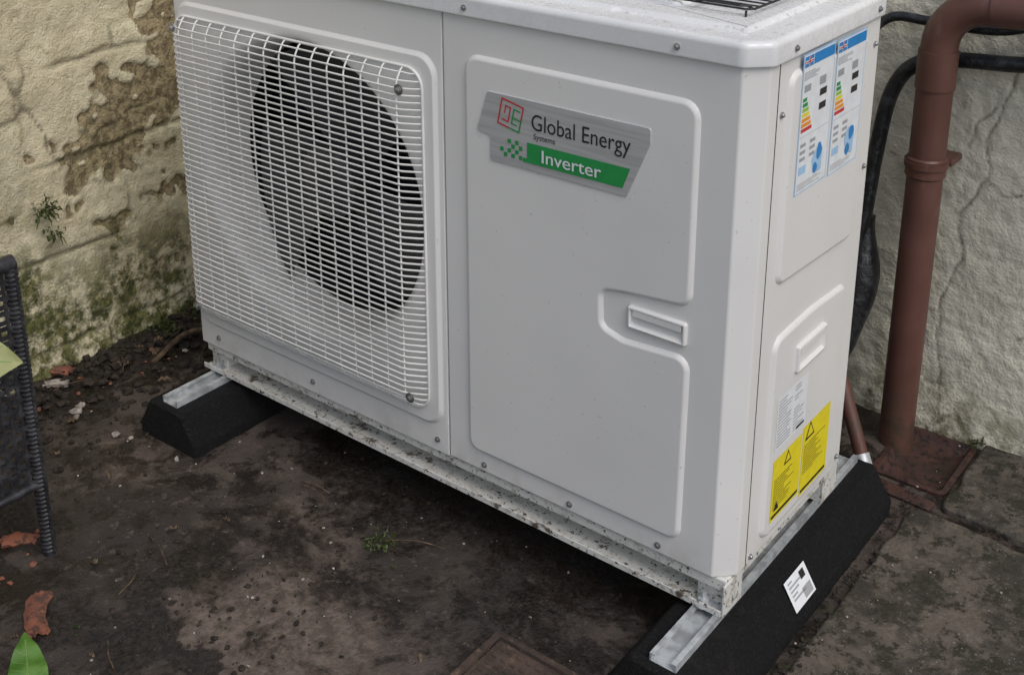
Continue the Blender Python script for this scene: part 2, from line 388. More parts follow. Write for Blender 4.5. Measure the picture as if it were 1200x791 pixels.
# ================= RUBBER FEET =================
def foot(name,xc):
    e=empty(name)
    prof=[(-.080,-.142),(-.080,-.118),(-.076,-.112),(-.050,-.069),(-.044,-.0645),(.044,-.0645),(.050,-.069),(.076,-.112),(.080,-.118),(.080,-.142)]
    P2=[]
    for (a,b),(c_,d_) in zip(prof,prof[1:]):
        n_=max(1,round(math.hypot(c_-a,d_-b)/.005))
        for i in range(n_): P2.append((a+(c_-a)*i/n_,b+(d_-b)*i/n_))
    P2.append(prof[-1])
    ys=[-.128,-.120]+[-.12+.6*i/120 for i in range(1,120)]+[.480,.488]; loops=[]
    for i,y in enumerate(ys):
        s=.93 if i in (0,len(ys)-1) else 1
        l=[]
        for a,b in P2:
            p=Vector((xc+a*s,y,-.142+(b+.142)*(.96 if s<1 else 1))); nn=noise.noise(p*200)*.0016+noise.noise(p*25)*.0012
            l.append(p+Vector((nn if abs(a)>.045 else 0,0,nn if b>-.14 and abs(a)>.025 else 0)))
        loops.append(l)
    V,F=loft(loops,True,True,True); mk('rubber_block',V,F,m_rub,e,35)
    x=xc
    pr=[(-.020,-.0500),(-.020,-.0655),(.020,-.0655),(.020,-.0500),(.012,-.0500),(.012,-.0515),(.0178,-.0515),(.0178,-.0615),(-.0178,-.0615),(-.0178,-.0515),(-.012,-.0515),(-.012,-.0500)]
    pr=[(a,b-.0028) for a,b in pr]
    V,F=loft([[(x+a,y,b) for a,b in pr] for y in (-.115,.475)],True,True,True); mk('mounting_channel',V,F,m_galv,e)
    return e
f1=foot('rubber_mounting_foot',.045); f2=foot('rubber_mounting_foot',1.070)
def slope(y,t,d):
    p=Vector((1.120,y,-.069)).lerp(Vector((1.146,y,-.112)),t); return tuple(p+Vector((.86,0,.52))*d)
def slab_sticker(a0,a1,t0,t1,d,m,nm): mk(nm,[slope(a0,t1,d),slope(a1,t1,d),slope(a1,t0,d),slope(a0,t0,d)],[(0,1,2,3)],m,f2)
slab_sticker(.130,.195,.02,.92,.0032,m_white,'sticker')
for i in range(5): slab_sticker(.137,.150+.03*((i*37%10)/10),.12+i*.12,.17+i*.12,.0036,m_gry,'sticker_print')
slab_sticker(.165,.19,.55,.85,.0036,m_gry,'sticker_print'); slab_sticker(.172,.186,.12,.35,.0036,m_ink,'sticker_logo')
# ================= WALLS =================
def axis(a,b,d0,d1,st,grow=1.35):
    xs=[d0+(d1-d0)*i/round((d1-d0)/st) for i in range(round((d1-d0)/st)+1)]
    s=st
    while xs[-1]<b: s*=grow; xs.append(min(b,xs[-1]+s))
    s=st; 
    while xs[0]>a: s*=grow; xs.insert(0,max(a,xs[0]-s))
    return xs
def grid(name,us,vs,fn,mat,parent=None,attrs=()):
    V=[];A=[[] for _ in attrs]
    for v in vs:
        for u in us:
            r=fn(u,v); V.append(r[0])
            for i,_ in enumerate(attrs): A[i].append(r[1][i])
    n=len(us); F=[(j*n+i,j*n+i+1,(j+1)*n+i+1,(j+1)*n+i) for j in range(len(vs)-1) for i in range(n-1)]
    me=bpy.data.meshes.new(name); me.from_pydata(V,[],F); me.materials.append(mat); me.shade_smooth()
    for i,nm in enumerate(attrs):
        at=me.attributes.new(nm,'FLOAT','POINT'); at.data.foreach_set('value',A[i])
    return link(bpy.data.objects.new(name,me),parent)
def fb(x,y,z,o=4): return noise.fractal(Vector((x,y,z)),.9,2.1,o)
def ss(x,a,b):
    t=max(0,min(1,(x-a)/(b-a))); return t*t*(3-2*t)
k=NT('peeling_cream_masonry_paint')
n1=k.nz(55,4.5,.75)
base=k.mix(k.mr(k.nz(5,4,.65),.35,.65),(.70,.65,.47),(.56,.50,.34)); base=k.mix(k.math('MULTIPLY',k.mr(n1,.52,.68),.6),base,(.38,.33,.20))
br=k.mix(k.mr(n1,.38,.60),(.16,.125,.07),(.40,.33,.20))
c=k.mix(k.mr(k.math('ADD',k.attr('peel'),k.math('MULTIPLY',k.math('SUBTRACT',n1,.5),1.2)),.45,.58),base,br)
c=k.mix(k.math('MULTIPLY',k.attr('crack'),.9),c,(.08,.065,.04))
mo=k.math('MULTIPLY',k.attr('moss'),k.mr(k.nz(22,4.5,.75),.36,.58)); c=k.mix(mo,c,k.mix(k.mr(n1,.4,.6),(.045,.052,.014),(.15,.15,.05)))
k.col(c); k.rough(.85); b=k.bump(n1,.6,.008); k.bump(k.nz(220,2,.65),.5,.003,b); m_gw=k.m
lines=[-.085,.105,.295,.485,.675,.865]
def lw(y,z):
    h=.006*fb(y*3,z*3,1)+.004*fb(y*12,z*12,5)+.0018*fb(y*40,z*40,3,2)
    crack=0
    zw=z+.012*noise.noise(Vector((y*4,.3,z*2)))+.005*noise.noise(Vector((y*25,.9,z*9)))
    for i,l in enumerate(lines):
        on=ss(noise.noise(Vector((y*5,i*3.7,2))),-.3,.1)
        g=math.exp(-((zw-l)/.0042)**2)*on; crack=max(crack,g*.8); h-=g*.006
    ci_=sum(1 for l in lines if zw>l)
    h+=.0035*noise.noise(Vector((ci_*5.3+.5,y*1.2,.5)))
    yw=y+.008*noise.noise(Vector((z*20,7,0)))
    for vj in ((-.62,-.12,.34,.84) if ci_%2 else (-.38,.10,.60)):
        g=math.exp(-((yw-vj)/.004)**2)*.6*ss(noise.noise(Vector((z*9,vj*9,3))),0,.3); crack=max(crack,g); h-=g*.004
    bias=.60*math.exp(-(((y-.08)/.14)**2+((z-.30-.5*(y-.08))/.08)**2))
    bias+=.52*math.exp(-(((y-.27)/.14)**2+((z-.44)/.22)**2))+.25*math.exp(-((z-.13-.1*y)/.03)**2)
    pe=bias+.5*noise.noise(Vector((y*8,z*11,4)))+.32*noise.noise(Vector((y*22,z*26,8)))+.2*noise.noise(Vector((y*60,z*60,8)))+.10
    edge=math.exp(-((pe-.42)/.035)**2)*ss(noise.noise(Vector((y*15,z*15,77))),-.2,.2)
    pe=ss(pe,.38,.50); h-=.005*pe; crack=max(crack,.6*edge)
    cr=abs(noise.noise(Vector((y*3.5+2,z*3.5,11)))+.25*noise.noise(Vector((y*15,z*15,3))))
    m=ss(cr,.022,0)*.9*ss(noise.noise(Vector((y*2,z*2,17))),-.25,.15); crack=max(crack,m); h-=.003*m
    moss=1.1*ss(z+.06*noise.noise(Vector((y*6,z*6,1))),.20,-.06)+ .35*pe*ss(z,.55,.2)+.40*ss(noise.noise(Vector((y*3,z*3,41))),.1,.5)
    b=max(0,(-.06-z))*.25
    return ((-.338+h+b*.6+.01*noise.noise(Vector((y*2,0,9))),y,z),(pe,crack,min(1,moss)))
gw=empty('garden_wall')
grid('painted_block_face',axis(-4,.80,-.30,.72,.005),axis(-.2,1.7,-.15,.72,.005),lw,m_gw,gw,('peel','crack','moss'))
box('wall_core',-.58,-.37,-4,.79,-.2,1.70,m_gw,gw,.01)
k=NT('rough_render_cream')
n1=k.nz(60,4.5,.65)
base=k.mix(k.mr(k.nz(5,4,.6),.3,.7),(.70,.67,.55),(.60,.57,.46)); base=k.mix(k.math('MULTIPLY',k.mr(n1,.56,.72),.7),base,(.44,.41,.32))
c=k.mix(k.math('MULTIPLY',k.attr('crack'),.9),base,(.09,.08,.06))
mo=k.math('MULTIPLY',k.attr('moss'),k.mr(k.nz(18,4.5,.75),.38,.62)); c=k.mix(mo,c,k.mix(n1,(.10,.095,.05),(.24,.21,.14)))
k.col(c); k.rough(.85); b=k.bump(n1,.6,.007); k.bump(k.nz(190,2,.6),.6,.003,b); m_hw=k.m
cracks=[[(1.20,.62),(1.175,.50),(1.15,.43),(1.158,.36),(1.12,.29),(1.128,.20),(1.105,.12),(1.11,.0),(1.13,-.10)],[(1.155,.36),(1.19,.335),(1.215,.345)],[(1.16,.49),(1.135,.46),(1.12,.41)],[(1.24,.08),(1.27,.11),(1.30,.10),(1.36,.14)]]
segs=[(Vector(a),Vector(b)) for c_ in cracks for a,b in zip(c_,c_[1:])]
def hw(x,z):
    h=.004*fb(x*2.5,z*2.5,31)+.0028*fb(x*16,z*16,15)+.0018*fb(x*50,z*50,2,2)
    cr=0
    if .95<x<1.45 and z<.8:
        p=Vector((x+.008*noise.noise(Vector((x*25,z*25,3))),z+.008*noise.noise(Vector((x*25,z*25,9))))); dm=9
        for a,b in segs:
            t=max(0,min(1,(p-a).dot(b-a)/(b-a).length_squared)); dm=min(dm,(p-(a+(b-a)*t)).length)
        cr=math.exp(-(dm/.0024)**2)*(.7+.4*noise.noise(Vector((x*20,z*20,0))))
        h-=cr*.003
    moss=ss(z+.05*noise.noise(Vector((x*5,z*5,4))),.0,-.12)+.25*ss(noise.noise(Vector((x*6,z*4,14))),.1,.5)*ss(z,.3,.0)
    return ((x,.775-h-max(0,-.05-z)*.15,z),(cr,min(1,moss)))
hwE=empty('house_wall')
grid('rendered_face',axis(-.40,3.5,.96,1.42,.004),axis(-.2,2.4,-.15,.76,.004),hw,m_hw,hwE,('crack','moss'))
box('wall_core',-.58,3.5,.80,1.0,-.2,2.4,m_hw,hwE,.01)
# ================= GROUND =================
k=NT('damp_dirty_concrete')
nA=k.nz(11,4.5,.75,.3); nB=k.nz(42,4.5,.75)
c=k.mix(k.mr(k.nz(3.2,3,.65,.4),.38,.62),(.032,.025,.021),(.076,.060,.050))
c=k.mix(k.mr(nA,.45,.60),c,(.016,.012,.010))
c=k.mix(k.math('MULTIPLY',k.mr(nB,.56,.68),.45),c,(.15,.118,.10))
c=k.mix(k.math('MULTIPLY',k.attr('pale'),k.mr(nA,.68,.42)),c,k.mix(k.mr(nB,.38,.62),(.155,.122,.10),(.08,.060,.048)))
soil_shade=k.mr(k.math('ADD',k.attr('soil'),k.math('MULTIPLY',k.math('SUBTRACT',nB,.5),1.3)),.38,.60)  # mask holds real soil plus shade painted below the unit
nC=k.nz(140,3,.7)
c=k.mix(soil_shade,c,k.mix(k.mr(nC,.35,.65),(.007,.0055,.005),(.030,.022,.017)))
mo=k.math('MULTIPLY',k.attr('moss'),k.mr(nB,.50,.62)); c=k.mix(mo,c,(.035,.038,.014))
c=k.mix(k.math('MULTIPLY',k.mr(nC,.70,.76),.7),c,(.2,.18,.155))
k.col(c); k.rough(k.mr(nA,.38,.60,.85,.33)); b=k.bump(nB,.55,.007); k.bump(nC,.6,.003,b); m_gr=k.m
def gr(x,y):
    h=.004*fb(x*3,y*3,3)+.0012*fb(x*20,y*20,8)
    dl=x+.34; soil=ss(dl+.12*noise.noise(Vector((x*5,y*5,2))),.26,.02)
    soil=max(soil,ss((x+.3)*.6+(y+.9)*1.0+.15*noise.noise(Vector((x*6,y*6,7))),.62,.35))
    soil=max(soil,.85*ss(noise.noise(Vector((x*3.4,y*3.4,21)))+.6*noise.noise(Vector((x*11,y*11,5)))+.3*noise.noise(Vector((x*33,y*33,5))),.05,.6))
    under_shade=ss(y+.05*noise.noise(Vector((x*7,y*7,0)))+.02*noise.noise(Vector((x*30,y*30,0))),-.11,.02)*ss(x,.1,.3)*ss(x,1.1,.9)
    soil=max(soil,.72*under_shade)  # shade along the rail and under the unit, painted dark through the soil mask
    moss=(.7*ss(x,1.08,1.2)*ss(noise.noise(Vector((x*7,y*7,2))),-.2,.3))+ss(dl,.06,0)*.8
    pale=.95*math.exp(-(((x-.56)/.22)**2+((y+.31)/.13)**2))+.6*math.exp(-(((x-.05)/.12)**2+((y+.22)/.09)**2))+.5*math.exp(-(((x-.40)/.2)**2+((y+.12)/.06)**2))
    pale=ss(pale+.4*noise.noise(Vector((x*9,y*9,6)))+.25*noise.noise(Vector((x*28,y*28,6))),.30,.8)
    soil*=1-.75*pale
    lump=soil*(.004*max(0,fb(x*12,y*12,13))+.010*ss(dl,.12,0)+.0022*fb(x*45,y*45,1,2))
    fade=ss(max(abs(x-.5),abs(y)),5,1.5)
    if 1.085<x<1.2 and .585<y<.745: lump-=.03
    return ((x,y,GZ+(h+lump)*fade),(min(1,soil),min(1,moss),min(1,pale)))  # soil value holds real soil plus the painted under-unit shade
grid('ground',axis(-40,40,-.36,1.55,.0065,1.3),axis(-40,40,-.75,.80,.0065,1.3),gr,m_gr,None,('soil','moss','pale'))  # soil attribute also carries the painted under-unit shade
k=NT('mossy_paving_concrete')
nB=k.nz(34,4.5,.78); nA=k.nz(9,4.5,.75,.4)
c=k.mix(k.mr(nA,.40,.60),(.040,.034,.028),(.105,.088,.070)); c=k.mix(k.mr(nB,.50,.60),c,(.024,.022,.013)); c=k.mix(k.math('MULTIPLY',k.mr(nB,.44,.36),.6),c,(.15,.13,.105)); c=k.mix(k.mr(k.nz(200,1),.72,.76),c,(.22,.20,.18))
k.col(c);k.rough(k.mr(nA,.4,.6,.6,.85)); k.bump(nB,.7,.007); m_slab=k.m
def slab(pts,z1,seed):
    loops=[]
    for o,z in ((0,GZ-.02),(0,z1-.006),(.002,z1-.002),(.007,z1)):
        L=rloop(pts,.014,o,4); P=[]
        for i in range(len(L)):
            a=L[i];b=L[(i+1)%len(L)]; n_=40 if (b-a).length>.1 else 1
            for j in range(n_):
                p=a.lerp(b,j/n_); nn=Vector((noise.noise(Vector((p.x*22,p.y*22,seed)))*.008,noise.noise(Vector((p.x*22,p.y*22,seed+5)))*.008)); P.append(p+nn)
        loops.append([(p.x,p.y,z+.0025*noise.noise(Vector((p.x*6,p.y*6,seed)))) for p in P])
    V,F=loft(loops); return mk('paving_slab',V,F,m_slab,None,50,True)
slab([(1.215,.535),(1.75,.505),(1.75,.765),(1.215,.765)],GZ+.012,1)
slab([(1.160,-.55),(1.78,-.59),(1.78,.490),(1.176,.515)],GZ+.007,2)
k=NT('terracotta'); md=k.nz(60,4,.7); c=k.mix(k.mr(k.nz(30,3,.7),.35,.65),(.27,.095,.055),(.17,.065,.042)); c=k.mix(k.mr(md,.5,.62),c,(.08,.045,.032)); k.col(c);k.rough(.8);k.bump(md,.5,.003); m_ter=k.m
k=NT('wet_red_clay'); md=k.nz(70,4,.7); c=k.mix(k.mr(k.nz(20,4,.7),.35,.65),(.075,.035,.028),(.042,.024,.020)); c=k.mix(k.mr(md,.5,.62),c,(.016,.012,.01)); k.col(c);k.rough(.5);k.bump(md,.5,.004); m_gul=k.m
gu=empty('drain_gully')
emboss('clay_tray',[(1.075,.575),(1.208,.575),(1.208,.755),(1.075,.755)],.015,[(0,GZ-.02),(0,GZ+.003),(.010,GZ+.004),(.015,GZ-.006),(.018,GZ-.010),(.045,GZ-.016)],UP,m_gul,gu)
emboss('brick_edge',[(1.095,.530),(1.20,.522),(1.203,.548),(1.098,.562)],.006,[(0,GZ-.02),(0,GZ+.003),(.004,GZ+.006)],UP,m_gul,gu)
k=NT('rusty_cast_iron'); nB=k.nz(45,4.5,.75); c=k.mix(k.mr(k.nz(20,4,.7),.35,.65),(.030,.022,.018),(.075,.050,.038)); c=k.mix(k.mr(nB,.55,.66),c,(.13,.085,.06)); k.col(c);k.rough(.7);k.bump(nB,.5,.003); m_iron=k.m
dc=empty('drain_cover')
x0,x1,y0,y1=.808,.985,-.36,-.128
emboss('cover_plate',[(x0,y0),(x1,y0),(x1,y1),(x0,y1)],.006,[(0,GZ-.02),(0,GZ+.003),(.001,GZ+.004),(.010,GZ+.004),(.0115,GZ-.001),(.014,GZ-.001),(.0155,GZ+.003),(.017,GZ+.0035)],UP,m_iron,dc)
V=[];F=[]
xx=x0+.024
while xx<x1-.03:
    yy=y0+.024
    while yy<y1-.028:
        b=len(V); z0_=GZ+.0030; z1_=GZ+.0062
        V+=[(xx,yy,z0_),(xx+.010,yy,z0_),(xx+.010,yy+.010,z0_),(xx,yy+.010,z0_),(xx+.0015,yy+.0015,z1_),(xx+.0085,yy+.0015,z1_),(xx+.0085,yy+.0085,z1_),(xx+.0015,yy+.0085,z1_)]
        F+=[(b+4,b+5,b+6,b+7),(b,b+1,b+5,b+4),(b+1,b+2,b+6,b+5),(b+2,b+3,b+7,b+6),(b+3,b,b+4,b+7)]
        yy+=.0160
    xx+=.0160
mk('cover_studs',V,F,m_iron,dc)
# ================= DOWNPIPE =================
dp=empty('downpipe')
PX,PY=1.079,.690
pts=[(PX,PY,GZ-.02),(PX,PY,0),(PX,PY,.3),(PX,PY,.58)]
pts+=[(PX+.075*(1-math.cos(a)),PY,.60+.075*math.sin(a)) for a in [math.pi/2*i/10 for i in range(11)]]
pts+=[(1.25,PY,.682),(1.6,PY,.70),(2.4,PY,.735)]
V,F=tubeg(pts,.030,32); mk('pipe',V,F,m_pipe,dp,60)
V,F=tubeg([(PX,PY,.375),(PX,PY,.378),(PX,PY,.392),(PX,PY,.394),(PX,PY,.408),(PX,PY,.411)],lambda t:.0335 if .1<t<.95 else .031,32); mk('pipe_collar',V,F,m_pipe,dp,30)
V,F=tubeg([(PX,PY,.394),(PX,PY,.402),(PX,PY,.404)],lambda t:.0362,32); mk('pipe_collar_bead',V,F,m_pipe,dp,30)
V,F=tubeg([(PX,PY,.530),(PX,PY,.592),(PX,PY,.594)],lambda t:.0325,32); mk('elbow_socket',V,F,m_pipe,dp,30)
V,F=tubeg([(1.160,PY,.677),(1.235,PY,.681)],.0325,32); mk('elbow_socket_2',V,F,m_pipe,dp,30)
box('pipe_clip',PX-.034,PX+.034,PY+.030,.772,.388,.400,m_pipe,dp,.003)
wp=empty('condensate_waste_pipe')
V,F=tubeg(spline([(.93,.60,.05),(.99,.60,.02),(1.03,.585,-.05),(1.062,.570,-.115),(1.075,.56,-.145)],8),.0125,16); mk('pipe',V,F,m_pipe,wp,60)
V,F=tubeg([(1.060,.570,-.112),(1.074,.561,-.134)],.0155,16); mk('pipe_end',V,F,m_galv,wp,40)
hh=empty('lagged_hose')
V,F=tubeg(spline([(1.8,.742,.62),(1.35,.742,.600),(1.20,.740,.578),(1.09,.738,.568),(1.025,.735,.548),(.992,.73,.49),(.980,.72,.38),(.975,.70,.25),(.955,.68,.15),(.90,.6,.12),(.80,.45,.12),(.75,.37,.12)],10),.0135,16); mk('hose_main',V,F,m_hose,hh,60)
V,F=tubeg(spline([(1.8,.752,.68),(1.3,.752,.655),(1.15,.750,.625),(1.04,.748,.625),(.97,.742,.62),(.93,.72,.55),(.92,.68,.4),(.9,.5,.3),(.88,.37,.28)],10),.0085,12); mk('hose_thin',V,F,m_hose,hh,60)
V,F=tubeg(spline([(.978,.712,.27),(.984,.70,.19),(.980,.68,.10),(.965,.65,.03),(.93,.60,.01),(.86,.45,.06),(.82,.36,.09)],10),lambda t:.016+.015*ss(t,0,.22)-.003*math.sin(t*19),18); mk('foil_lagging',V,F,m_hose,hh,60)
V,F=tubeg(spline([(1.03,.755,.80),(1.05,.75,.74),(1.11,.748,.70),(1.20,.75,.705),(1.5,.75,.72)],8),.003,8); mk('cable',V,F,m_hose,hh,60)
# ================= WIRE RACK ON LID =================
V=[];F=[]; zt=H+.044
for y,dz in ((.086,.006),(.097,.0)): tubeg([(.72,y,zt+dz),(1.024,y,zt+dz),(1.036,y+.008,zt+dz)],.0016,6,True,V,F)
for i in range(10):
    y=.12+i*.018; tubeg([(.72,y,zt),(1.036,y,zt)],.0013,6,True,V,F)
for x in (.72,.80,.88,.96,1.036): tubeg([(x,.086,zt+.006),(x,.10,zt+.001),(x,.29,zt)],.0017,6,True,V,F)
for x in (.73,1.03):
    for y in (.09,.28): tubeg([(x,y,zt),(x,y,H+.0310)],.0016,6,True,V,F)
mk('wire_rack',V,F,m_wire)
# ================= WICKER CHAIR =================
ch=empty('wicker_chair')
xc0,xc1,yc0,yc1=-.33,.150,-.93,-.430
V=[];F=[]
for (x,y) in ((xc1,yc1),(xc1,yc0),(xc0+.02,yc1),(xc0+.02,yc0)): tubeg([(x,y,GZ),(x,y,.365)],.0090,10,True,V,F)
def strip(p0,p1,nrm,w,amp,per,ph,V,F,updir):
    p0=Vector(p0);p1=Vector(p1); L_=(p1-p0).length; n_=max(2,int(L_/(per/6))); b=len(V)
    for i in range(n_+1):
        t=i/n_; c=p0.lerp(p1,t)+nrm*amp*math.sin(2*math.pi*L_*t/per+ph)
        V.append(c+updir*w/2);V.append(c-updir*w/2)
    for i in range(n_): a=b+2*i; F.append((a,a+1,a+3,a+2))
def weave(o,ud,vd,ul,vl,nrm,V,F):
    o=Vector(o);ud=Vector(ud);vd=Vector(vd);nrm=Vector(nrm); st=.0150
    nu=int(ul/st)
    for i in range(1,nu): 
        a=o+ud*i*st; strip(a,a+vd*vl,nrm,.0062,.001,1,0,V,F,ud)
    for j in range(int(vl/.0120)):
        a=o+vd*(j*.0120+.004); strip(a,a+ud*ul,nrm,.0078,.0030,2*st,math.pi*(j%2),V,F,vd)
V2=[];F2=[]
weave((xc1,yc1,-.005),(0,-1,0),(0,0,1),.50,.355,(1,0,0),V2,F2)
weave((xc0+.02,yc1,-.005),(0,-1,0),(0,0,1),.50,.355,(1,0,0),V2,F2)
weave((xc0+.02,yc0,-.005),(1,0,0),(0,0,1),.46,.62,(0,1,0),V2,F2)
weave((xc0+.02,yc1-.02,.16),(1,0,0),(0,-1,0),.46,.48,(0,0,1),V2,F2)
mk('woven_panels',V2,F2,m_wick,ch)
for x in (xc1,xc0+.02): tubeg([(x,yc1+.005,.362),(x,yc0,.362)],.012,10,True,V,F); tubeg([(x,yc1,-.008),(x,yc0,-.008)],.007,8,True,V,F)
tubeg([(xc1,yc1,.155),(xc0+.02,yc1,.155)],.010,8,True,V,F); tubeg([(xc1,yc0,.62),(xc0,yc0,.62)],.012,8,True,V,F)
for x in (xc1,xc0+.02): tubeg([(x,yc0,.36),(x,yc0,.62)],.0095,8,True,V,F)
mk('frame',V,F,m_wick,ch,50)
V=[];F=[]
z=GZ+.01
while z<.36:
    tubeg([(xc1+.0092*math.cos(a),yc1+.0092*math.sin(a),z+.0030*a/6.28) for a in [2*math.pi*i/10 for i in range(11)]],.0020,5,False,V,F); z+=.0075
mk('leg_wrapping',V,F,m_wick,ch,60)
# ================= PLANTS =================
def leafmat(name,a,b):
    k=NT(name); k.col(k.mix(k.mr(k.nz(25,3),.3,.7),a,b)); k.rough(.4)
    tr=k.n.new('ShaderNodeBsdfTranslucent'); tr.inputs[0].default_value=(*[min(1,x*1.4) for x in b],1); ms=k.n.new('ShaderNodeMixShader'); ms.inputs[0].default_value=.25
    k.link(k.b.outputs[0],ms.inputs[1]);k.link(tr.outputs[0],ms.inputs[2]); k.link(ms.outputs[0],k.n['Material Output'].inputs[0]); return k.m
m_leaf=leafmat('fresh_leaf',(.07,.18,.025),(.15,.30,.05)); m_vein=leafmat('leaf_vein',(.22,.36,.10),(.28,.42,.14)); m_leafy=leafmat('yellowing_leaf',(.33,.36,.15),(.44,.45,.22)); m_weed=leafmat('weed_leaf',(.035,.06,.015),(.085,.11,.03)); m_dead=simple('dead_leaf',(.09,.06,.035),.8,0,.5,60)
def leaf(base,dirv,up,L_,w,V,F,curl=.2,n=10,veins=None):
    b=Vector(base); d=Vector(dirv).normalized(); s=d.cross(Vector(up)).normalized(); u=s.cross(d); bb=len(V)
    P=lambda t,q_:b+d*L_*t-u*curl*L_*t*t+s*(w*math.sin(math.pi*min(1,t**.8))**.8*.5+.0004)*q_+u*(abs(q_)*(w*math.sin(math.pi*min(1,t**.8))**.8*.5)*.35+.003*math.sin(t*22)*abs(q_))
    for i in range(n+1):
        for q_ in (-1,-.5,0,.5,1): V.append(P(i/n,q_))
    for i in range(n):
        for j in range(4): a=bb+i*5+j; F.append((a,a+1,a+6,a+5))
    if veins is not None:
        VV,FF=veins
        tubeg([P(i/10,0)+u*.0005 for i in range(1,10)],.0007,5,True,VV,FF)
        for t in (.2,.32,.44,.56,.68):
            for s_ in (-1,1): tubeg([P(t,0)+u*.0003,P(t+.07,.5*s_)+u*.0004,P(t+.12,.9*s_)+u*.0002],.00035,4,True,VV,FF)
pl=empty('leafy_plant'); px,py=.40,-.74
V=[];F=[];ve=([],[])
leaf((.481,-.655,-.062),(-.019,.015,.086),(1.2,-.6,1.0),.090,.046,V,F,.06,24,ve)
leaf((.455,-.70,-.07),(.5,-.7,.6),(0,0,1),.10,.05,V,F); leaf((.38,-.76,.02),(-.6,-.9,.5),(0,0,1),.11,.05,V,F)
leaf((.38,-.77,.15),(.2,-1,.5),(0,0,1),.10,.05,V,F);leaf((.37,-.78,.25),(-.8,-.6,.5),(0,0,1),.10,.05,V,F)
mk('leaves',V,F,m_leaf,pl,60)
V=[];F=[]
leaf((.385,-.680,.400),(.79,.60,-.02),(1.2,-.6,.9),.122,.070,V,F,.05,24,ve); mk('yellow_leaf',V,F,m_leafy,pl,60); mk('leaf_veins',ve[0],ve[1],m_vein,pl,60)
V,F=tubeg(spline([(px,py,GZ-.01),(.39,-.76,.0),(.38,-.77,.15),(.375,-.74,.30),(.385,-.680,.400)],6),.004,8)
tubeg(spline([(px,py,GZ-.005),(.44,-.70,-.11),(.481,-.655,-.062)],6),.0025,8,True,V,F); mk('stem',V,F,m_weed,pl,60)
def tuft(name,x,y,z,n,L_,seed,nrm=(0,0,1),spread=1):
    rn=random.Random(seed); V=[];F=[]
    N_=Vector(nrm)
    for i in range(n):
        d=N_+Vector((rn.uniform(-1,1),rn.uniform(-1,1),rn.uniform(-1,1)))*spread; l=L_*rn.uniform(.3,1)
        if rn.random()<.35:
            leaf((x+rn.uniform(-.01,.01),y+rn.uniform(-.01,.01),z),d,(rn.uniform(-1,1),rn.uniform(-1,1),.5),l,l*.05+.0008,V,F,.4,6)
        else:
            leaf((x+rn.uniform(-.5,.5)*L_*(abs(N_.z)+.2),y+rn.uniform(-.5,.5)*L_,z+rn.uniform(-.5,.5)*L_*(1-abs(N_.z))),d,(0,0,1),l*.3,l*.17,V,F,.3,5)
    return mk(name,V,F,m_weed,None,60)
tuft('weed',.535,-.095,GZ+.001,22,.040,1,spread=1.1)
tuft('weed',.57,-.09,GZ+.001,5,.06,12,spread=1.3)
tuft('weed',-.322,-.10,.215,40,.05,2,(1,0,.2),1)
tuft('weed',-.322,-.085,.165,20,.04,22,(1,0,-.5),1)
tuft('weed',-.30,.13,GZ+.01,40,.05,3,spread=1)
tuft('weed',-.31,.20,GZ+.01,30,.04,31,spread=1)
tuft('weed',.12,-.545,GZ+.001,30,.05,4,spread=1); tuft('weed',.33,-.50,GZ+.001,8,.02,5); tuft('weed',.20,-.60,GZ,50,.05,41)
tuft('weed',1.205,.748,GZ+.012,30,.02,7); tuft('weed',1.35,.755,GZ+.012,40,.02,8)
# ================= DEBRIS =================
def lumps(name,items,mat,flatz=.7,parent=None):
    V=[];F=[]
    bm=bmesh.new(); bmesh.ops.create_icosphere(bm,subdivisions=2,radius=1); bv=[v.co.copy() for v in bm.verts]; bf=[tuple(v.index for v in f.verts) for f in bm.faces]; bm.free()
    for i,(x,y,z,s) in enumerate(items):
        b=len(V); rn=random.Random(i*7+1); rot=Matrix.Rotation(rn.uniform(0,6.28),3,'Z'); sc_=Vector((rn.uniform(.7,1.4),rn.uniform(.6,1.1),flatz*rn.uniform(.6,1.2)))
        for v in bv:
            k_=1+.45*noise.noise(v*1.6+Vector((i*3.1,0,0)))+.2*noise.noise(v*4+Vector((i,5,0)))
            p=rot@Vector((v.x*sc_.x,v.y*sc_.y,v.z*sc_.z))*s*k_; V.append(p+Vector((x,y,z)))
        F+=[tuple(b+j for j in f) for f in bf]
    return mk(name,V,F,mat,parent,40)
rn=random.Random(11); it=[]
k=NT('soil'); md=k.nz(80,3); c=k.mix(k.mr(md,.35,.65),(.010,.008,.006),(.040,.029,.021)); k.col(c);k.rough(.95);k.bump(md,.7,.004); m_soil=k.m
for i in range(1100):
    y=rn.uniform(-.62,.45); x=-.33+abs(rn.gauss(0,.11)); it.append((x,y,GZ+.002+max(0,.012-(x+.33)*.08),.0015+.010*rn.random()**3.2))
for i in range(600):
    x=rn.uniform(-.3,.6);y=rn.gauss(-.45,.12); it.append((x,y,GZ+.001,.0012+.005*rn.random()**3))
for i in range(900):
    it.append((rn.uniform(-.1,1.0),rn.uniform(-.5,.3),GZ+.001,.001+.0035*rn.random()**3))
for i in range(260):
    it.append((1.158+abs(rn.gauss(0,.02)),rn.uniform(-.2,.55),GZ+.006,.001+.004*rn.random()**3))
lumps('soil_clumps',it,m_soil)
m_stone=simple('pale_stone_chip',(.30,.27,.24),.8,0,.4,50)
it=[(-.174,-.17,GZ+.006,.010),(-.185,-.155,GZ+.006,.008),(-.02,-.16,GZ+.005,.006),(.10,-.15,GZ+.004,.006),(-.16,-.18,GZ+.005,.006),(-.26,-.02,GZ+.006,.007),(-.2,.1,GZ+.006,.006),(-.05,-.17,GZ+.005,.009)]
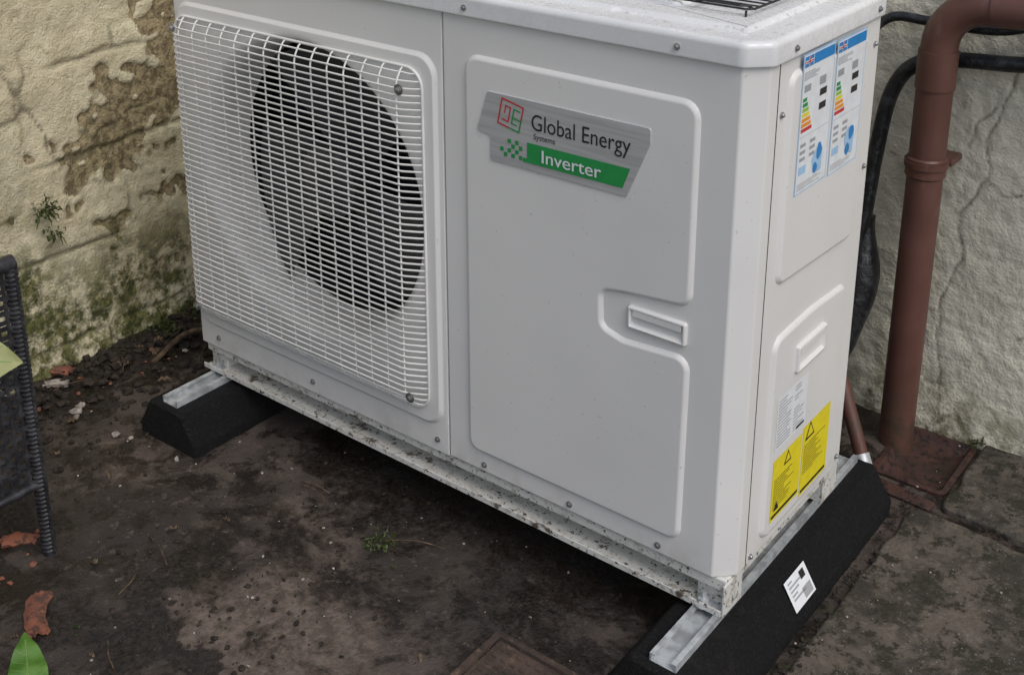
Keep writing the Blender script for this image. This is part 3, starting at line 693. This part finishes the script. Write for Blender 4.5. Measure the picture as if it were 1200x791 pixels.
for i in range(150): it.append((rn.uniform(-.3,1.0),rn.uniform(-.6,.1),GZ+.001,.0008+.002*rn.random()**2))
for i in range(60): it.append((rn.uniform(1.16,1.5),rn.uniform(.0,.75),GZ+.010,.0008+.0018*rn.random()**2))
lumps('gravel',it,m_stone)
it=[(-.30+abs(rn.gauss(0,.08)),rn.uniform(-.25,.1),GZ+.006,.002+.006*rn.random()**2) for i in range(22)]+[(.1+rn.gauss(0,.06),-.46+rn.gauss(0,.06),GZ+.004,.002+.004*rn.random()) for i in range(14)]
lumps('brick_fragments',it,m_ter)
V=[];F=[]
for i in range(50):
    if i<34: x,y=-.32+abs(rn.gauss(0,.09)),rn.uniform(-.5,.4)
    else: x,y=rn.uniform(-.2,.9),rn.uniform(-.6,-.2)
    s_=1 if i<34 else .6
    leaf((x,y,GZ+.010*s_),(rn.uniform(-1,1),rn.uniform(-1,1),rn.uniform(-.1,.3)),(rn.uniform(-.3,.3),0,1),rn.uniform(.015,.032)*s_,rn.uniform(.008,.016)*s_,V,F,rn.uniform(-.2,.4),6)
mk('fallen_leaves',V,F,m_dead,None,60)
V=[];F=[]
for i in range(30):
    x,y=(-.31+abs(rn.gauss(0,.1)),rn.uniform(-.5,.4)) if i<20 else (rn.uniform(0,.8),rn.uniform(-.5,-.05)); a=rn.uniform(0,6.28); l=rn.uniform(.02,.09)
    tubeg(spline([(x,y,GZ+.008),(x+l*.5*math.cos(a)+rn.uniform(-.006,.006),y+l*.5*math.sin(a),GZ+.012),(x+l*math.cos(a),y+l*math.sin(a)+rn.uniform(-.01,.01),GZ+.006)],4),.0009,5,True,V,F)
tubeg(spline([(.55,-.09,GZ+.01),(.60,-.07,GZ+.02),(.64,-.05,GZ+.012)],5),.001,5,True,V,F)
tubeg(spline([(-.20,.02,GZ+.012),(-.22,.12,GZ+.03),(-.20,.2,GZ+.015)],5),.006,8,True,V,F)
mk('twigs',V,F,m_dead,None,60)
def shard(x,y,z,L_,w,arc,ang,tilt,seed,mat=m_ter,name='terracotta_shard'):
    V=[];F=[];nl,na=9,8; R_=w/arc
    top=[];bot=[]
    for th,lst in ((R_,top),(R_-.008,bot)):
        for i in range(nl+1):
            for j in range(na+1):
                a=(j/na-.5)*arc; jag=.008*noise.noise(Vector((j*.9,seed,i*.2))) if i in(0,nl) else 0
                wl=1+.6*noise.noise(Vector((i*.45,seed,2)))
                lst.append(Vector(((i/nl-.5)*L_+jag+.004*noise.noise(Vector((j,seed,1))),th*math.sin(a*wl)+.12*L_*math.cos((i/nl-.5)*2.6),th*math.cos(a)-R_)))
    m=Matrix.Rotation(ang,3,'Z')@Matrix.Rotation(tilt,3,'Y'); V=[m@p+Vector((x,y,z)) for p in top+bot]; n1=na+1; o=len(top)
    for i in range(nl):
        for j in range(na): a=i*n1+j; F+=[(a,a+1,a+n1+1,a+n1),(o+a,o+a+n1,o+a+n1+1,o+a+1)]
    for i in range(nl):
        for j in (0,na): a=i*n1+j; F.append((a,a+n1,o+a+n1,o+a))
    for j in range(na):
        for i in (0,nl): a=i*n1+j; F.append((a,a+1,o+a+1,o+a))
    mk(name,V,F,mat,None,40)
shard(.268,-.515,GZ+.016,.090,.034,1.3,2.55,.05,3)
shard(-.315,-.115,GZ+.022,.045,.035,.8,.5,.1,5)
shard(.09,-.445,GZ+.012,.05,.03,1,.9,.1,8); shard(.20,-.60,GZ+.01,.04,.03,1,1.9,.1,9)
shard(-.283,-.145,GZ+.016,.045,.02,.5,.9,.05,12,m_stone,'stone_flake')
# ================= LIGHT / CAMERA =================
w=bpy.data.worlds.new('World'); sc.world=w; w.use_nodes=True; nt=w.node_tree
sky=nt.nodes.new('ShaderNodeTexSky'); sky.sky_type='NISHITA'; sky.sun_disc=False
el,az=math.radians(52),math.radians(108)
sky.sun_elevation=el; sky.sun_rotation=az; sky.air_density=1.0; sky.dust_density=3; sky.ozone_density=1
hs=nt.nodes.new('ShaderNodeHueSaturation'); hs.inputs['Saturation'].default_value=.8
nt.links.new(sky.outputs[0],hs.inputs['Color']); bg=nt.nodes['Background']; nt.links.new(hs.outputs[0],bg.inputs[0]); bg.inputs[1].default_value=.15
ld=bpy.data.lights.new('sun','SUN'); ld.energy=1.05; ld.angle=math.radians(35); ld.color=(1,.97,.93)
lo=link(bpy.data.objects.new('sun',ld)); sd=Vector((math.sin(az)*math.cos(el),math.cos(az)*math.cos(el),math.sin(el))); lo.rotation_euler=sd.to_track_quat('Z','Y').to_euler()
cam=bpy.data.cameras.new('camera'); co=link(bpy.data.objects.new('camera',cam)); cam.sensor_width=36; cam.lens=42.39; cam.shift_y=-.2236; cam.clip_start=.05; cam.clip_end=200
cy,sy=math.cos(.660),math.sin(.660);cp,sp=math.cos(.312),math.sin(.312)
f=Vector((-sy*cp,cy*cp,-sp)); r=Vector((cy,sy,0)); u=r.cross(f)
M=Matrix((r,u,-f)).transposed().to_4x4(); M.translation=Vector((1.694,-1.238,1.107)); co.matrix_world=M
sc.camera=co
sc.view_settings.view_transform='Standard'; sc.view_settings.look='None'; sc.view_settings.exposure=0
